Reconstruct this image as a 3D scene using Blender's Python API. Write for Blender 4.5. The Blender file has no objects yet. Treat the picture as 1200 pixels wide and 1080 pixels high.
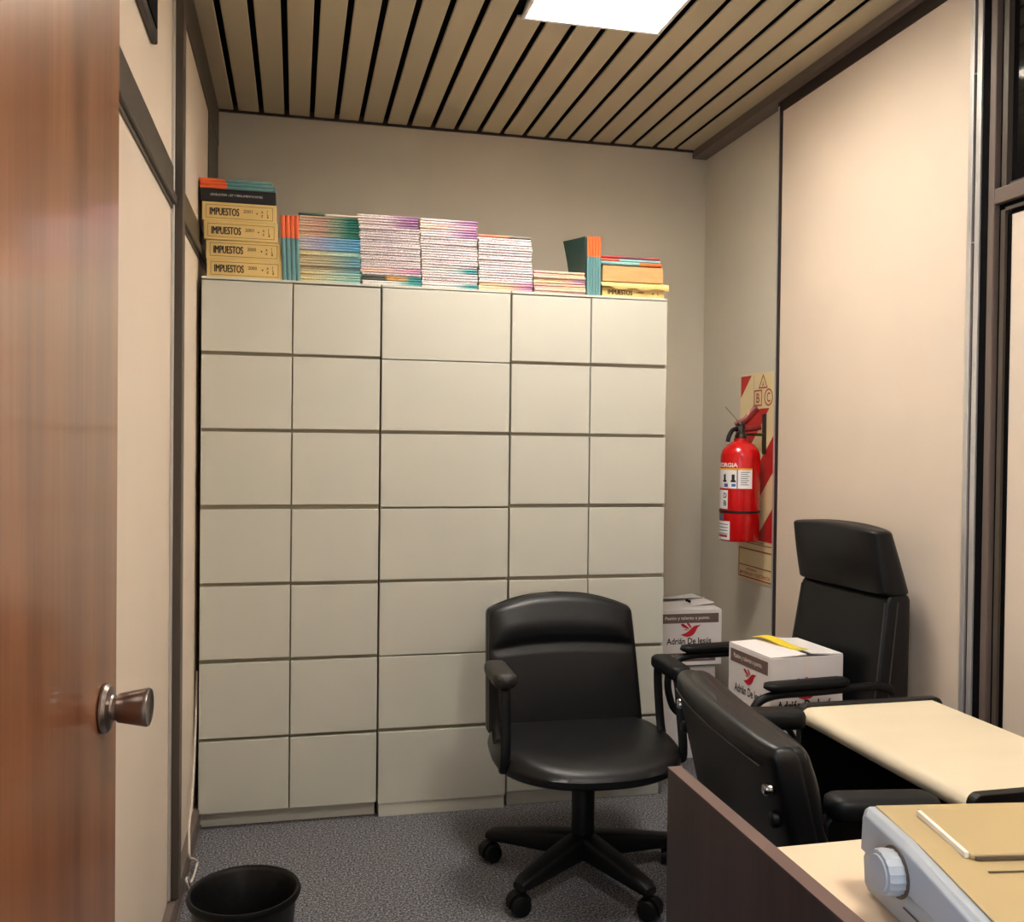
import bpy, bmesh, math, random
from mathutils import Matrix, Vector
random.seed(11)
C = bpy.context.scene.collection
PI = math.pi

# ------------------------------------------------------------------ materials
def lin(h):
    if isinstance(h, str):
        h = h.lstrip('#'); c = [int(h[i:i+2], 16)/255 for i in (0, 2, 4)]
    else:
        c = [v/255 for v in h]
    return tuple((v/12.92 if v <= .04045 else ((v+.055)/1.055)**2.4) for v in c)+(1.0,)

MATS = {}
def mat(name, col, rough=.5, metal=0., spec=.5, noise=None, bump=None, emit=None, coat=0.):
    """noise=(scale, amount, (stretch xyz)); bump=(scale, strength)"""
    m = bpy.data.materials.new(name); m.use_nodes = True; MATS[name] = m
    nt = m.node_tree; b = nt.nodes['Principled BSDF']
    b.inputs['Base Color'].default_value = lin(col)
    b.inputs['Roughness'].default_value = rough
    b.inputs['Metallic'].default_value = metal
    b.inputs['Specular IOR Level'].default_value = spec
    b.inputs['Coat Weight'].default_value = coat
    if emit:
        b.inputs['Emission Color'].default_value = lin(emit[0]); b.inputs['Emission Strength'].default_value = emit[1]
    if noise or bump:
        tc = nt.nodes.new('ShaderNodeTexCoord')
    if noise:
        sc, am, st = noise
        mp = nt.nodes.new('ShaderNodeMapping'); mp.inputs['Scale'].default_value = st
        n = nt.nodes.new('ShaderNodeTexNoise'); n.inputs['Scale'].default_value = sc; n.inputs['Detail'].default_value = 4
        r = nt.nodes.new('ShaderNodeValToRGB')
        c = lin(col)
        r.color_ramp.elements[0].position = .3; r.color_ramp.elements[1].position = .7
        r.color_ramp.elements[0].color = tuple(max(0, v*(1-am)) for v in c[:3])+(1,)
        r.color_ramp.elements[1].color = tuple(min(1, v*(1+am)) for v in c[:3])+(1,)
        nt.links.new(tc.outputs['Object'], mp.inputs[0]); nt.links.new(mp.outputs[0], n.inputs[0])
        nt.links.new(n.outputs[0], r.inputs[0]); nt.links.new(r.outputs[0], b.inputs['Base Color'])
    if bump:
        n2 = nt.nodes.new('ShaderNodeTexNoise'); n2.inputs['Scale'].default_value = bump[0]; n2.inputs['Detail'].default_value = 3
        bp = nt.nodes.new('ShaderNodeBump'); bp.inputs['Strength'].default_value = bump[1]; bp.inputs['Distance'].default_value = .002
        nt.links.new(tc.outputs['Object'], n2.inputs[0]); nt.links.new(n2.outputs[0], bp.inputs['Height'])
        nt.links.new(bp.outputs[0], b.inputs['Normal'])
    return m

def spine_mat(name, stops, rough=.45, marks=.0, markcol='#5a4a50', width=.21):
    """printed magazine spine: colour bands along the spine (object x), with faint rows of print"""
    m = bpy.data.materials.new(name); m.use_nodes = True; MATS[name] = m
    nt = m.node_tree; b = nt.nodes['Principled BSDF']; b.inputs['Roughness'].default_value = rough
    tc = nt.nodes.new('ShaderNodeTexCoord'); sp = nt.nodes.new('ShaderNodeSeparateXYZ')
    ma = nt.nodes.new('ShaderNodeMath'); ma.operation = 'MULTIPLY_ADD'
    ma.inputs[1].default_value = 1/width; ma.inputs[2].default_value = .5
    r = nt.nodes.new('ShaderNodeValToRGB'); cr = r.color_ramp
    while len(cr.elements) < len(stops): cr.elements.new(.5)
    for e, (p, c) in zip(cr.elements, stops): e.position = p; e.color = lin(c)
    nt.links.new(tc.outputs['Object'], sp.inputs[0]); nt.links.new(sp.outputs[0], ma.inputs[0]); nt.links.new(ma.outputs[0], r.inputs[0])
    out = r.outputs[0]
    if marks > 0:
        oi = nt.nodes.new('ShaderNodeObjectInfo'); ad = nt.nodes.new('ShaderNodeVectorMath'); ad.operation = 'ADD'
        mp = nt.nodes.new('ShaderNodeMapping'); mp.inputs['Scale'].default_value = (260, 1, 420)
        n = nt.nodes.new('ShaderNodeTexNoise'); n.inputs['Scale'].default_value = 1; n.inputs['Detail'].default_value = 1
        st = nt.nodes.new('ShaderNodeValToRGB'); st.color_ramp.elements[0].position = .5; st.color_ramp.elements[1].position = .62
        mu = nt.nodes.new('ShaderNodeMath'); mu.operation = 'MULTIPLY'; mu.inputs[1].default_value = marks
        mx = nt.nodes.new('ShaderNodeMixRGB'); mx.inputs[2].default_value = lin(markcol)
        nt.links.new(tc.outputs['Object'], ad.inputs[0]); nt.links.new(oi.outputs['Random'], ad.inputs[1])
        nt.links.new(ad.outputs[0], mp.inputs[0]); nt.links.new(mp.outputs[0], n.inputs[0]); nt.links.new(n.outputs[0], st.inputs[0])
        nt.links.new(st.outputs[0], mu.inputs[0]); nt.links.new(mu.outputs[0], mx.inputs[0])
        nt.links.new(out, mx.inputs[1]); out = mx.outputs[0]
    nt.links.new(out, b.inputs['Base Color'])
    return m

def wood_mat(name, dark, light, scale=(9, 9, .5), rough=.25, coat=.4):
    m = bpy.data.materials.new(name); m.use_nodes = True; MATS[name] = m
    nt = m.node_tree; b = nt.nodes['Principled BSDF']; b.inputs['Roughness'].default_value = rough
    b.inputs['Coat Weight'].default_value = coat; b.inputs['Coat Roughness'].default_value = .09
    tc = nt.nodes.new('ShaderNodeTexCoord'); mp = nt.nodes.new('ShaderNodeMapping'); mp.inputs['Scale'].default_value = scale
    n = nt.nodes.new('ShaderNodeTexNoise'); n.inputs['Scale'].default_value = 2.2; n.inputs['Detail'].default_value = 6; n.inputs['Distortion'].default_value = .6
    mp2 = nt.nodes.new('ShaderNodeMapping'); mp2.inputs['Scale'].default_value = tuple(v*9 for v in scale)
    n2 = nt.nodes.new('ShaderNodeTexNoise'); n2.inputs['Scale'].default_value = 2.; n2.inputs['Detail'].default_value = 3
    mm = nt.nodes.new('ShaderNodeMath'); mm.operation = 'MULTIPLY_ADD'; mm.inputs[1].default_value = .3
    r = nt.nodes.new('ShaderNodeValToRGB')
    r.color_ramp.elements[0].position = .42; r.color_ramp.elements[0].color = lin(dark)
    r.color_ramp.elements[1].position = .82; r.color_ramp.elements[1].color = lin(light)
    nt.links.new(tc.outputs['Object'], mp.inputs[0]); nt.links.new(mp.outputs[0], n.inputs[0])
    nt.links.new(tc.outputs['Object'], mp2.inputs[0]); nt.links.new(mp2.outputs[0], n2.inputs[0])
    nt.links.new(n2.outputs[0], mm.inputs[0]); nt.links.new(n.outputs[0], mm.inputs[2])
    nt.links.new(mm.outputs[0], r.inputs[0]); nt.links.new(r.outputs[0], b.inputs['Base Color'])
    return m

def carpet_mat():
    m = bpy.data.materials.new('carpet'); m.use_nodes = True; MATS['carpet'] = m
    nt = m.node_tree; b = nt.nodes['Principled BSDF']; b.inputs['Roughness'].default_value = .95; b.inputs['Specular IOR Level'].default_value = .1
    tc = nt.nodes.new('ShaderNodeTexCoord')
    n = nt.nodes.new('ShaderNodeTexNoise'); n.inputs['Scale'].default_value = 165; n.inputs['Detail'].default_value = 4; n.inputs['Roughness'].default_value = .75
    r = nt.nodes.new('ShaderNodeValToRGB'); cr = r.color_ramp
    cr.elements[0].position = .36; cr.elements[0].color = lin('#232326'); cr.elements[1].position = .66; cr.elements[1].color = lin('#aeadb0')
    e = cr.elements.new(.5); e.color = lin('#636367')
    bp = nt.nodes.new('ShaderNodeBump'); bp.inputs['Strength'].default_value = .6; bp.inputs['Distance'].default_value = .004
    nt.links.new(tc.outputs['Object'], n.inputs[0]); nt.links.new(n.outputs[0], r.inputs[0]); nt.links.new(r.outputs[0], b.inputs['Base Color'])
    nt.links.new(n.outputs[0], bp.inputs['Height']); nt.links.new(bp.outputs[0], b.inputs['Normal'])
    return m

carpet_mat()
mat('wall_beige', '#e0d0be', .55, noise=(2.5, .03, (1, 1, 1)), bump=(180, .05))
mat('wall_left_beige', '#e4d3c0', .5, noise=(2.0, .04, (1, 1, .3)))
mat('wall_cream', '#d6cfbf', .6, noise=(1.6, .06, (1, 1, .35)), bump=(60, .05))
mat('mullion', '#4d443b', .42, spec=.5)
mat('brown_frame', '#6e6058', .4)
mat('dark_trim', '#2a1f1c', .45)
mat('black_gap', '#080607', .9, spec=.1)
mat('aluminium', '#d6d4d2', .36, metal=.6)
mat('slat_tan', '#c6bb9d', .42)
mat('white_paint', '#f4f1ea', .5)
mat('glass_dark', '#0a0c0f', .06, spec=.6)
mat('cabinet', '#cfcec2', .42, noise=(1.3, .02, (1, 1, 1)))
mat('cabinet_body', '#b0a894', .55)
wood_mat('door_wood', '#63371f', '#99633f', (5, 5, .25), .28, .7)
wood_mat('wenge', '#1e1213', '#362322', (14, 14, .8), .42, .08)
mat('wenge_edge', '#634a42', .45)
mat('desk_top', '#e6cdae', .38, noise=(3, .03, (1, 1, 1)))
mat('table_top', '#e3d5b8', .36, noise=(4, .05, (.6, 2, 1)))
mat('black_laminate', '#0d0c0d', .4)
mat('leather', '#06070a', .40, spec=.42, bump=(320, .10))
mat('leather_seam_glint', '#38383a', .45)  # lighter than the leather: glints along the stitching painted into the colour
mat('black_plastic', '#07080a', .5, spec=.28)
mat('worn_pad', '#26221f', .55, noise=(160, .7, (1, 1, 1)), bump=(200, .3))
mat('steel', '#a9a6a2', .22, metal=1.)
mat('dark_steel', '#5a5754', .3, metal=1.)
mat('knob_metal', '#978b85', .33, metal=1.)
mat('red_paint', '#cf0f12', .24, spec=.6, coat=.3)
mat('red_dark', '#7a1013', .4)
mat('red_print', '#c01218', .4)
mat('red_line', '#a82a22', .45)
mat('sign_cream', '#ecd9a8', .4)
mat('label_white', '#f1ecec', .45)
mat('label_text', '#5b6672', .6)
mat('label_blue', '#3d6fa8', .5)
mat('label_yellow', '#eab233', .5)
mat('ink', '#1c1714', .6)
mat('ink_soft', '#5a4a30', .6)
mat('white_ink', '#d6d6d2', .6)
mat('manila', '#e6c67f', .55, noise=(9, .05, (1, 1, 1)))
mat('kraft_page', '#c9a26b', .7, noise=(30, .12, (.3, .3, 6)))
mat('page', '#e4dccb', .8, noise=(40, .12, (.05, .05, 8)))
mat('book_black', '#17171b', .4)
mat('carton', '#ece7e6', .6, noise=(5, .03, (1, 1, 1)))
mat('carton_inside', '#b7a58d', .8)
mat('carton_brown', '#6f5a55', .6)
mat('carton_print', '#efe6e2', .6)
mat('bird_red', '#c6142c', .5)
mat('tape_yellow', '#e8cf35', .4)
mat('cable_white', '#dccfc2', .5)
mat('bin_black', '#0b0b0c', .38, noise=(70, .8, (1, 1, 1)))  # noise specks put reflections and grey scratches into the colour
mat('printer_beige', '#b39d70', .45)
mat('printer_side_cool_lit', '#a6abb0', .5)  # beige plastic again, with the cool doorway light tinted into its colour
mat('printer_line', '#5b4a38', .6)
mat('printer_light', '#efe6d6', .4)
mat('bulb_glass', '#fff4de', .3, emit=('#ffe9cf', 20.))
mat('bulb_base', '#efe3c8', .4)

T = '#20807c'
spine_mat('spine_white', [(0, '#e6dcd8'), (.5, '#e0d3d8'), (1, '#e6dcdb')], marks=.75, markcol='#7d6870')
spine_mat('spine_purple', [(0, '#efe2da'), (.45, '#ecdadf'), (.75, '#b88bb4'), (1, '#9a6a9e')], marks=.45)
spine_mat('spine_pinkpeach', [(0, '#efd5c0'), (.5, '#ead0c8'), (.8, '#dba7c4'), (1, '#c290b8')], marks=.5, markcol='#a06070')
spine_mat('spine_green', [(0, '#e5c6a6'), (.35, '#d0a594'), (.6, '#8fa38e'), (.8, '#1e7d6c'), (1, '#17695c')], marks=.35)
spine_mat('spine_blue', [(0, '#d6d2cc'), (.3, '#b9b6d2'), (.6, '#7fb0d0'), (1, '#4f9dc4')], marks=.3)
spine_mat('spine_sand', [(0, '#d8c39a'), (.45, '#bcb79a'), (.8, '#7fa9ac'), (1, '#5d9fb6')], marks=.3)
spine_mat('spine_mint', [(0, '#e9d592'), (.35, '#dcd8b4'), (.7, '#aecfc2'), (1, '#8fc7bf')], marks=.3)
spine_mat('spine_whiteteal', [(0, '#f0e7e1'), (.55, '#dfe3de'), (.8, '#4aa6ab'), (1, '#23868f')], marks=.3)
spine_mat('spine_mixed', [(0, '#4b554e'), (.40, '#59635a'), (.44, '#e0a04a'), (.72, '#d9b47a'), (.8, '#3f9a94'), (1, '#23868a')], marks=.4, markcol='#222222')
spine_mat('spine_tan', [(0, '#ecd6a8'), (.5, '#e2c49c'), (.8, '#cf9ab0'), (1, '#b779ad')], marks=.3)
spine_mat('spine_pink', [(0, '#e6b9b6'), (.5, '#e4c2a6'), (1, '#e6cba6')], marks=.35, markcol='#b06a70')
spine_mat('spine_orangeteal', [(0, '#f0662e'), (.345, '#ee6a32'), (.355, '#5f9093'), (1, '#6c9a9a')], marks=.12, width=.22)
spine_mat('spine_tealorange', [(0, '#7fb0b4'), (.64, '#86b2b0'), (.65, '#f0783a'), (1, '#ee7436')], marks=.12, width=.22)
spine_mat('spine_redblue', [(0, '#b63a3c'), (.3, '#a33c46'), (.6, '#7a5560'), (1, '#c0404a')], marks=.2, width=.22)
spine_mat('spine_coralblue', [(0, '#e0624a'), (.33, '#dc6850'), (.34, '#8fbcc2'), (1, '#8ab8bc')], marks=.1, width=.22)
spine_mat('spine_darkgreen', [(0, '#25453c'), (.42, '#3e6e52'), (.46, '#e4d4c4'), (1, '#dcc8bc')], marks=.1)
spine_mat('spine_orangegrey', [(0, '#c9a2a4'), (.2, '#ea7c58'), (.55, '#f08a5c'), (.58, '#7d7468'), (1, '#6f695f')], marks=.15)
mat('cover_green', '#27443d', .4)
mat('cover_teal', '#3d7f82', .4)
mat('cover_dark', '#232a30', .4)
mat('cover_pale', '#e3d6d2', .45)
mat('cover_red', '#b94a44', .45)

# ------------------------------------------------------------------ mesh helpers
class MB:
    def __init__(s): s.v = []; s.f = []; s.m = []
    def add(s, vs, fs, mi=0, M=None):
        o = len(s.v)
        s.v += [tuple(M @ Vector(v)) if M is not None else tuple(v) for v in vs]
        for f in fs: s.f.append(tuple(i+o for i in f)); s.m.append(mi)
        return s
    def box(s, x0, x1, y0, y1, z0, z1, mi=0, M=None):
        vs = [(x0, y0, z0), (x1, y0, z0), (x1, y1, z0), (x0, y1, z0), (x0, y0, z1), (x1, y0, z1), (x1, y1, z1), (x0, y1, z1)]
        return s.add(vs, [(0, 3, 2, 1), (4, 5, 6, 7), (0, 1, 5, 4), (1, 2, 6, 5), (2, 3, 7, 6), (3, 0, 4, 7)], mi, M)
    def loft(s, rings, mi=0, caps=True, closed=False, M=None):
        n = len(rings[0]); vs = [p for r in rings for p in r]; fs = []
        R = len(rings)
        for i in range(R if closed else R-1):
            a, b = i*n, ((i+1) % R)*n
            for j in range(n):
                k = (j+1) % n; fs.append((a+j, a+k, b+k, b+j))
        if caps and not closed:
            fs.append(tuple(range(n))[::-1]); fs.append(tuple((R-1)*n+j for j in range(n)))
        return s.add(vs, fs, mi, M)
    def prism(s, poly, a0, a1, axis='x', mi=0, M=None):
        def P(u, v, a): return {'x': (a, u, v), 'y': (u, a, v), 'z': (u, v, a)}[axis]
        return s.loft([[P(u, v, a0) for u, v in poly], [P(u, v, a1) for u, v in poly]], mi, M=M)
    def lathe(s, prof, n=32, c=(0, 0, 0), axis='z', mi=0, caps=True, M=None):
        rings = []
        for r, h in prof:
            ring = []
            for j in range(n):
                t = 2*PI*j/n; u, w = r*math.cos(t), r*math.sin(t)
                p = {'z': (u, w, h), 'x': (h, u, w), 'y': (w, h, u)}[axis]
                ring.append((p[0]+c[0], p[1]+c[1], p[2]+c[2]))
            rings.append(ring)
        return s.loft(rings, mi, caps, M=M)
    def tube(s, path, r, n=10, mi=0, closed=False, flat=None, M=None):
        P = [Vector(p) for p in path]; L = len(P); rings = []; up = None
        for i, p in enumerate(P):
            if closed: t = P[(i+1) % L]-P[i-1]
            else: t = P[min(i+1, L-1)]-P[max(i-1, 0)]
            t.normalize()
            if up is None:
                up = Vector((1, 0, 0)) if abs(t.x) < .8 else Vector((0, 0, 1))
            up = (up-t*up.dot(t)).normalized(); b = t.cross(up)
            rr = r[i] if isinstance(r, (list, tuple)) else r
            ru, rb = (rr*flat[0], rr*flat[1]) if flat else (rr, rr)
            rings.append([tuple(p+up*ru*math.cos(2*PI*j/n)+b*rb*math.sin(2*PI*j/n)) for j in range(n)])
        return s.loft(rings, mi, True, closed, M)
    def build(s, name, mats, parent=None, smooth=None, bevel=None, seg=2, **props):
        me = bpy.data.meshes.new(name); me.from_pydata(s.v, [], s.f)
        for m in ([mats] if isinstance(mats, str) else mats): me.materials.append(MATS[m])
        me.polygons.foreach_set('material_index', s.m)
        bm = bmesh.new(); bm.from_mesh(me); bmesh.ops.recalc_face_normals(bm, faces=bm.faces); bm.to_mesh(me); bm.free()
        if smooth:
            me.polygons.foreach_set('use_smooth', [True]*len(me.polygons)); me.set_sharp_from_angle(angle=math.radians(smooth))
        me.update()
        o = bpy.data.objects.new(name, me); C.objects.link(o)
        if parent: o.parent = parent
        if bevel:
            b = o.modifiers.new('edge', 'BEVEL'); b.width = bevel; b.segments = seg; b.limit_method = 'ANGLE'; b.angle_limit = math.radians(40)
        for k, v in props.items(): o[k] = v
        return o

def thing(name, label, cat, loc=(0, 0, 0), rz=0, group=None):
    o = bpy.data.objects.new(name, None); C.objects.link(o); o.empty_display_size = .1
    o.location = loc; o.rotation_euler = (0, 0, rz); o['label'] = label; o['category'] = cat
    if group: o['group'] = group
    return o
def tag(o, label, cat, group=None):
    o['label'] = label; o['category'] = cat
    if group: o['group'] = group
    return o
def struct(o): o['kind'] = 'structure'; return o
def se(t, n):
    c, s_ = math.cos(t), math.sin(t)
    return math.copysign(abs(c)**(2/n), c), math.copysign(abs(s_)**(2/n), s_)
def smooth_path(pts, n=8, closed=False):
    P = [Vector(p) for p in pts]; L = len(P); out = []
    for i in range(L if closed else L-1):
        g = (lambda k: P[k % L]) if closed else (lambda k: P[max(0, min(L-1, k))])
        a, b, c, d = g(i-1), g(i), g(i+1), g(i+2)
        for k in range(n):
            t = k/n
            out.append(.5*((2*b)+(c-a)*t+(2*a-5*b+4*c-d)*t*t+(3*b-a-3*c+d)*t**3))
    if not closed: out.append(P[-1])
    return [tuple(v) for v in out]

_txt = {}
def text_geo(s, size=1., sx=1., bold=0., depth=.0006):
    """flat lettering lying in the local xz plane, reading along +x, front to -y; origin at the middle of its left edge"""
    cu = bpy.data.curves.new('lettering', 'FONT'); cu.body = s; cu.size = size; cu.offset = bold; cu.resolution_u = 3
    ob = bpy.data.objects.new('lettering', cu); C.objects.link(ob)
    bpy.context.view_layer.update()
    me = ob.evaluated_get(bpy.context.evaluated_depsgraph_get()).to_mesh()
    vs = [(v.co.x*sx, 0., v.co.y) for v in me.vertices]; fs = [tuple(p.vertices) for p in me.polygons]
    ob.to_mesh_clear(); bpy.data.objects.remove(ob); bpy.data.curves.remove(cu)
    x0, x1 = min(v[0] for v in vs), max(v[0] for v in vs); z0, z1 = min(v[2] for v in vs), max(v[2] for v in vs)
    vs = [(v[0]-x0, 0., v[2]-(z0+z1)/2) for v in vs]
    return vs, fs, x1-x0, z1-z0
def put_text(mb, s, x, z, width=None, height=None, mi=0, bold=0., align='l', M=None, y=0.):
    vs, fs, w, h = text_geo(s, 1., 1., bold)
    kx = (width/w) if width else None; kz = (height/h) if height else None
    kx = kx or kz; kz = kz or kx
    off = {'l': 0, 'c': -w*kx/2, 'r': -w*kx}[align]
    mb.add([(v[0]*kx+x+off, y, v[2]*kz+z) for v in vs], fs, mi, M)
    return w*kx

def copy_tree(o, parent=None):
    c = o.copy(); C.objects.link(c)
    if parent: c.parent = parent
    for ch in list(o.children): copy_tree(ch, c)
    return c

# ------------------------------------------------------------------ room (z = 0 at the carpet, x right, y into the room)
XR, YB, ZC, YF = 1.808, 3.963, 2.612, -1.0
def xw(y): return -.318
def shear(mb): mb.v = [(x+xw(y), y, z) for x, y, z in mb.v]; return mb

m = MB(); m.box(-.6, 2.1, YF-.1, YB+.1, -.08, 0); struct(m.build('floor', 'carpet'))
m = MB(); m.box(-.6, 2.1, YB, YB+.08, 0, 2.9); struct(m.build('wall_back', 'wall_cream'))
m = MB(); m.box(-.6, 2.1, YF-.08, YF, 0, 2.9); struct(m.build('wall_front', 'wall_left_beige'))
# right side: the plain wall at the far end, the big panel standing proud of it, then the glazed bay
m = MB(); m.box(XR, XR+.08, YF, YB, 0, 2.9); struct(m.build('wall_right', 'wall_cream'))
PX = 1.77
m = MB(); m.box(PX, XR, 2.195, 3.205, 0, 2.535); w = struct(m.build('wall_right', 'wall_beige'))
m = MB(); m.box(PX-.004, XR, 3.205, 3.222, 0, 2.56); m.box(PX-.006, PX+.006, 3.222, 3.232, 0, 2.56, 1)
struct(m.build('trim_1', ['dark_trim', 'aluminium']))
m = MB(); m.box(PX-.004, XR, 1.9, 3.235, 2.535, ZC-.035); struct(m.build('trim_2', 'dark_trim'))
m = MB(); m.box(PX-.03, XR, YF, YB, ZC-.035, ZC); struct(m.build('trim_3', 'brown_frame'))
# aluminium and brown posts
m = MB()
m.box(PX-.008, XR, 2.178, 2.195, 0, ZC-.035, 0); m.box(PX-.008, XR, 2.148, 2.166, 0, ZC-.035, 0)
m.box(PX-.001, XR, 2.166, 2.178, 0, ZC-.035, 1)
m.box(PX-.010, PX, 2.166, 2.178, 1.83, 1.833, 0); m.box(PX-.010, PX, 2.166, 2.178, 2.28, 2.283, 0)
struct(m.build('trim_4', ['aluminium', 'dark_trim'], bevel=.002))
m = MB(); m.box(PX-.002, XR, 2.119, 2.148, 0, ZC-.035); struct(m.build('trim_5', 'black_gap'))
m = MB(); m.box(PX-.006, XR, 2.097, 2.119, 0, ZC-.035); m.box(PX-.006, XR, YF, 2.097, 1.915, 1.955)
struct(m.build('trim_6', 'brown_frame', bevel=.003))
m = MB(); m.box(PX+.012, XR, 2.083, 2.097, 1.955, ZC-.035, 1); m.box(PX+.004, XR, 2.066, 2.083, 1.955, ZC-.035, 0)
m.box(PX+.012, XR, YF, 2.066, 1.955, 1.966, 0)
m.box(PX+.012, XR, 2.083, 2.097, 0, 1.915, 1); m.box(PX+.004, XR, 2.068, 2.083, 0, 1.897, 0); m.box(PX+.012, XR, 2.055, 2.068, 0, 1.885, 1)
m.box(PX+.012, XR, YF, 2.083, 1.902, 1.915, 1); m.box(PX+.004, XR, YF, 2.068, 1.893, 1.902, 0); m.box(PX+.012, XR, YF, 2.055, 1.882, 1.893, 1)
struct(m.build('trim_7', ['mullion', 'black_gap']))
m = MB(); m.box(PX+.014, XR, YF, 2.055, 0, 1.882); struct(m.build('wall_right', 'wall_beige'))
m = MB(); m.box(PX+.020, PX+.026, YF, 2.066, 1.966, ZC-.035); win = struct(m.build('window_1', 'glass_dark'))
for k in range(3):
    y = 2.0-.33*k
    m = MB(); m.box(PX+.0275, PX+.036, y-.014, y+.014, 1.966, ZC-.035); struct(m.build('trim_8', 'dark_trim'))

# left partition
m = MB(); m.box(-.08, 0, .28, YB, 0, 2.9); m.box(-.08, 0, YF, -.62, 0, 2.9); m.box(-.08, 0, -.62, .28, 2.06, 2.9)
struct(shear(m).build('wall_left', 'wall_left_beige'))
def post(y0, y1, p=.028, z0=.075, z1=ZC):
    m = MB(); m.box(0, p, y0, y1, z0, z1, 0); m.box(0, p*.30, y0-.008, y0, z0, z1, 1)
    return struct(shear(m).build('trim_9', ['mullion', 'aluminium'], bevel=.002))
post(2.565, 2.62); post(.285, .335); post(1.45, 1.5)
m = MB(); m.box(0, .004, 3.56, 3.961, .072, ZC-.145); struct(shear(m).build('trim_9', 'mullion'))
for z0, z1 in ((1.875, 1.985),):
    m = MB(); m.box(0, .006, .30, 3.56, z0+.035, z1); m.box(0, .014, .30, 3.56, z0+.012, z0+.035); m.box(0, .005, .30, 3.56, z0, z0+.012)
    struct(shear(m).build('trim_10', 'mullion', bevel=.003))
m = MB(); m.box(0, .006, YF, YB, 2.467, ZC); struct(shear(m).build('trim_11', 'mullion'))
m = MB(); m.box(0, .020, .30, YB, 0, .072, 0); m.box(0, .024, .30, YB, 0, .008, 0); struct(shear(m).build('baseboard_left', 'brown_frame', bevel=.002))
# dark framed panel high on the left partition
m = MB(); m.box(0, .014, 1.72, 2.205, 2.150, 2.545, 0)
o = shear(m).build('wall_panel', 'dark_trim', bevel=.004); tag(o, 'dark brown framed panel mounted high on left partition wall under the ceiling', 'panel')
m = MB(); m.box(.0142, .017, 1.75, 2.178, 2.176, 2.52); shear(m).build('inset', 'black_gap', o)

# ceiling of tan slats with black joints; two square light wells are left open
LX0, LX1 = .675, 1.135
WELLS = [(2.262, 2.862), (.15, .75)]
m = MB()
slots = [-.246+.1*i for i in range(21)]
edges = [-.40]+slots+[1.90]
for a, b in zip(edges[:-1], edges[1:]):
    x0, x1 = a+.0098, b-.0098
    spans = [(YF, YB-.012)]
    if x1 > LX0 and x0 < LX1:
        spans = [(YF, WELLS[1][0]), (WELLS[1][1], WELLS[0][0]), (WELLS[0][1], YB-.012)]
    for y0, y1 in spans:
        x0c, x1c = x0, x1
        m.loft([[(x0c, y, ZC+.006), (x0c, y, ZC+.002), (x0c+.003, y, ZC), (x1c-.003, y, ZC), (x1c, y, ZC+.002), (x1c, y, ZC+.006)] for y in (y0, y1)], 0)
for (x0, x1) in ((-.45, LX0), (LX1, 1.95)):
    m.box(x0, x1, YF-.05, YB+.05, ZC+.022, ZC+.03, 1)
ys = [YF-.05, WELLS[1][0], WELLS[1][1], WELLS[0][0], WELLS[0][1], YB+.05]
for y0, y1 in ((ys[0], ys[1]), (ys[2], ys[3]), (ys[4], ys[5])):
    m.box(LX0, LX1, y0, y1, ZC+.022, ZC+.03, 1)
struct(m.build('ceiling', ['slat_tan', 'black_gap']))
m = MB(); m.box(-.6, 2.1, YF-.1, YB+.1, 2.88, 2.9); struct(m.build('ceiling', 'black_gap'))
m = MB(); m.box(-.36, XR, YB-.012, YB, ZC-.008, ZC+.02); struct(m.build('trim_12', 'dark_trim'))

# recessed lights
def ceiling_light(y0, y1, label):
    cx, cy = (LX0+LX1)/2, (y0+y1)/2; hx, hy = (LX1-LX0)/2, (y1-y0)/2
    t = thing('ceiling_light', label, 'ceiling light', (cx, cy, ZC), 0, None)
    a, b, h, k = hx-.006, hy-.006, .105, .025
    m = MB()
    lo = [(-a, -b), (a, -b), (a, b), (-a, b)]; up = [(-a+k, -b+k), (a-k, -b+k), (a-k, b-k), (-a+k, b-k)]
    vs = [(x, y, .0) for x, y in lo]+[(x, y, h) for x, y in up]+[(x, y, h+.006) for x, y in up]+[(x*1.02, y*1.02, 0.) for x, y in lo]
    fs = [(0, 1, 5, 4), (1, 2, 6, 5), (2, 3, 7, 6), (3, 0, 4, 7), (4, 5, 6, 7), (8, 9, 10, 11), (12, 13, 9, 8), (13, 14, 10, 9), (14, 15, 11, 10), (15, 12, 8, 11)]
    fs += [(i, (i+1) % 4, 12+(i+1) % 4, 12+i) for i in range(4)]
    m.add(vs, fs); m.build('housing', 'white_paint', t)
    m = MB(); f = .012
    m.box(-hx, hx, -hy, -hy+f, -.008, .004); m.box(-hx, hx, hy-f, hy, -.008, .004); m.box(-hx, -hx+f, -hy+f, hy-f, -.008, .004); m.box(hx-f, hx, -hy+f, hy-f, -.008, .004)
    m.build('trim_ring', 'white_paint', t, bevel=.0015)
    for sx, sy in ((-.1, .235), (-.04, .24), (.0, .205), (.07, .2)):
        m = MB(); m.lathe([(.0035, 0), (.003, .002)], 10); o = m.build('screw', 'dark_steel', t)
        o.location = (sx, hy-.017, .05+.1*(sy-.2)); o.rotation_euler = (PI/2, 0, 0)
    for bx in (-.08, .085):
        g = MB(); pts = []
        for i in range(73):
            u = i/72; r = .023
            pts.append((bx+r*math.cos(u*6*PI), .08-.13*u, .052+r*math.sin(u*6*PI)))
        g.tube(pts, .0075, 8); bu = g.build('bulb', 'bulb_glass', t, smooth=60)
        g = MB(); g.lathe([(.012, .155), (.018, .15), (.026, .105), (.028, .086), (.02, .083)], 20, (bx, 0, .052), 'y'); g.build('bulb_base', 'bulb_base', bu, smooth=40)
        g = MB(); g.lathe([(.017, .20), (.017, .153)], 16, (bx, 0, .052), 'y'); g.box(bx-.02, bx+.02, .19, .2, .03, .104); g.build('lamp_holder', 'bulb_base', t, smooth=40)
    return t
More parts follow.
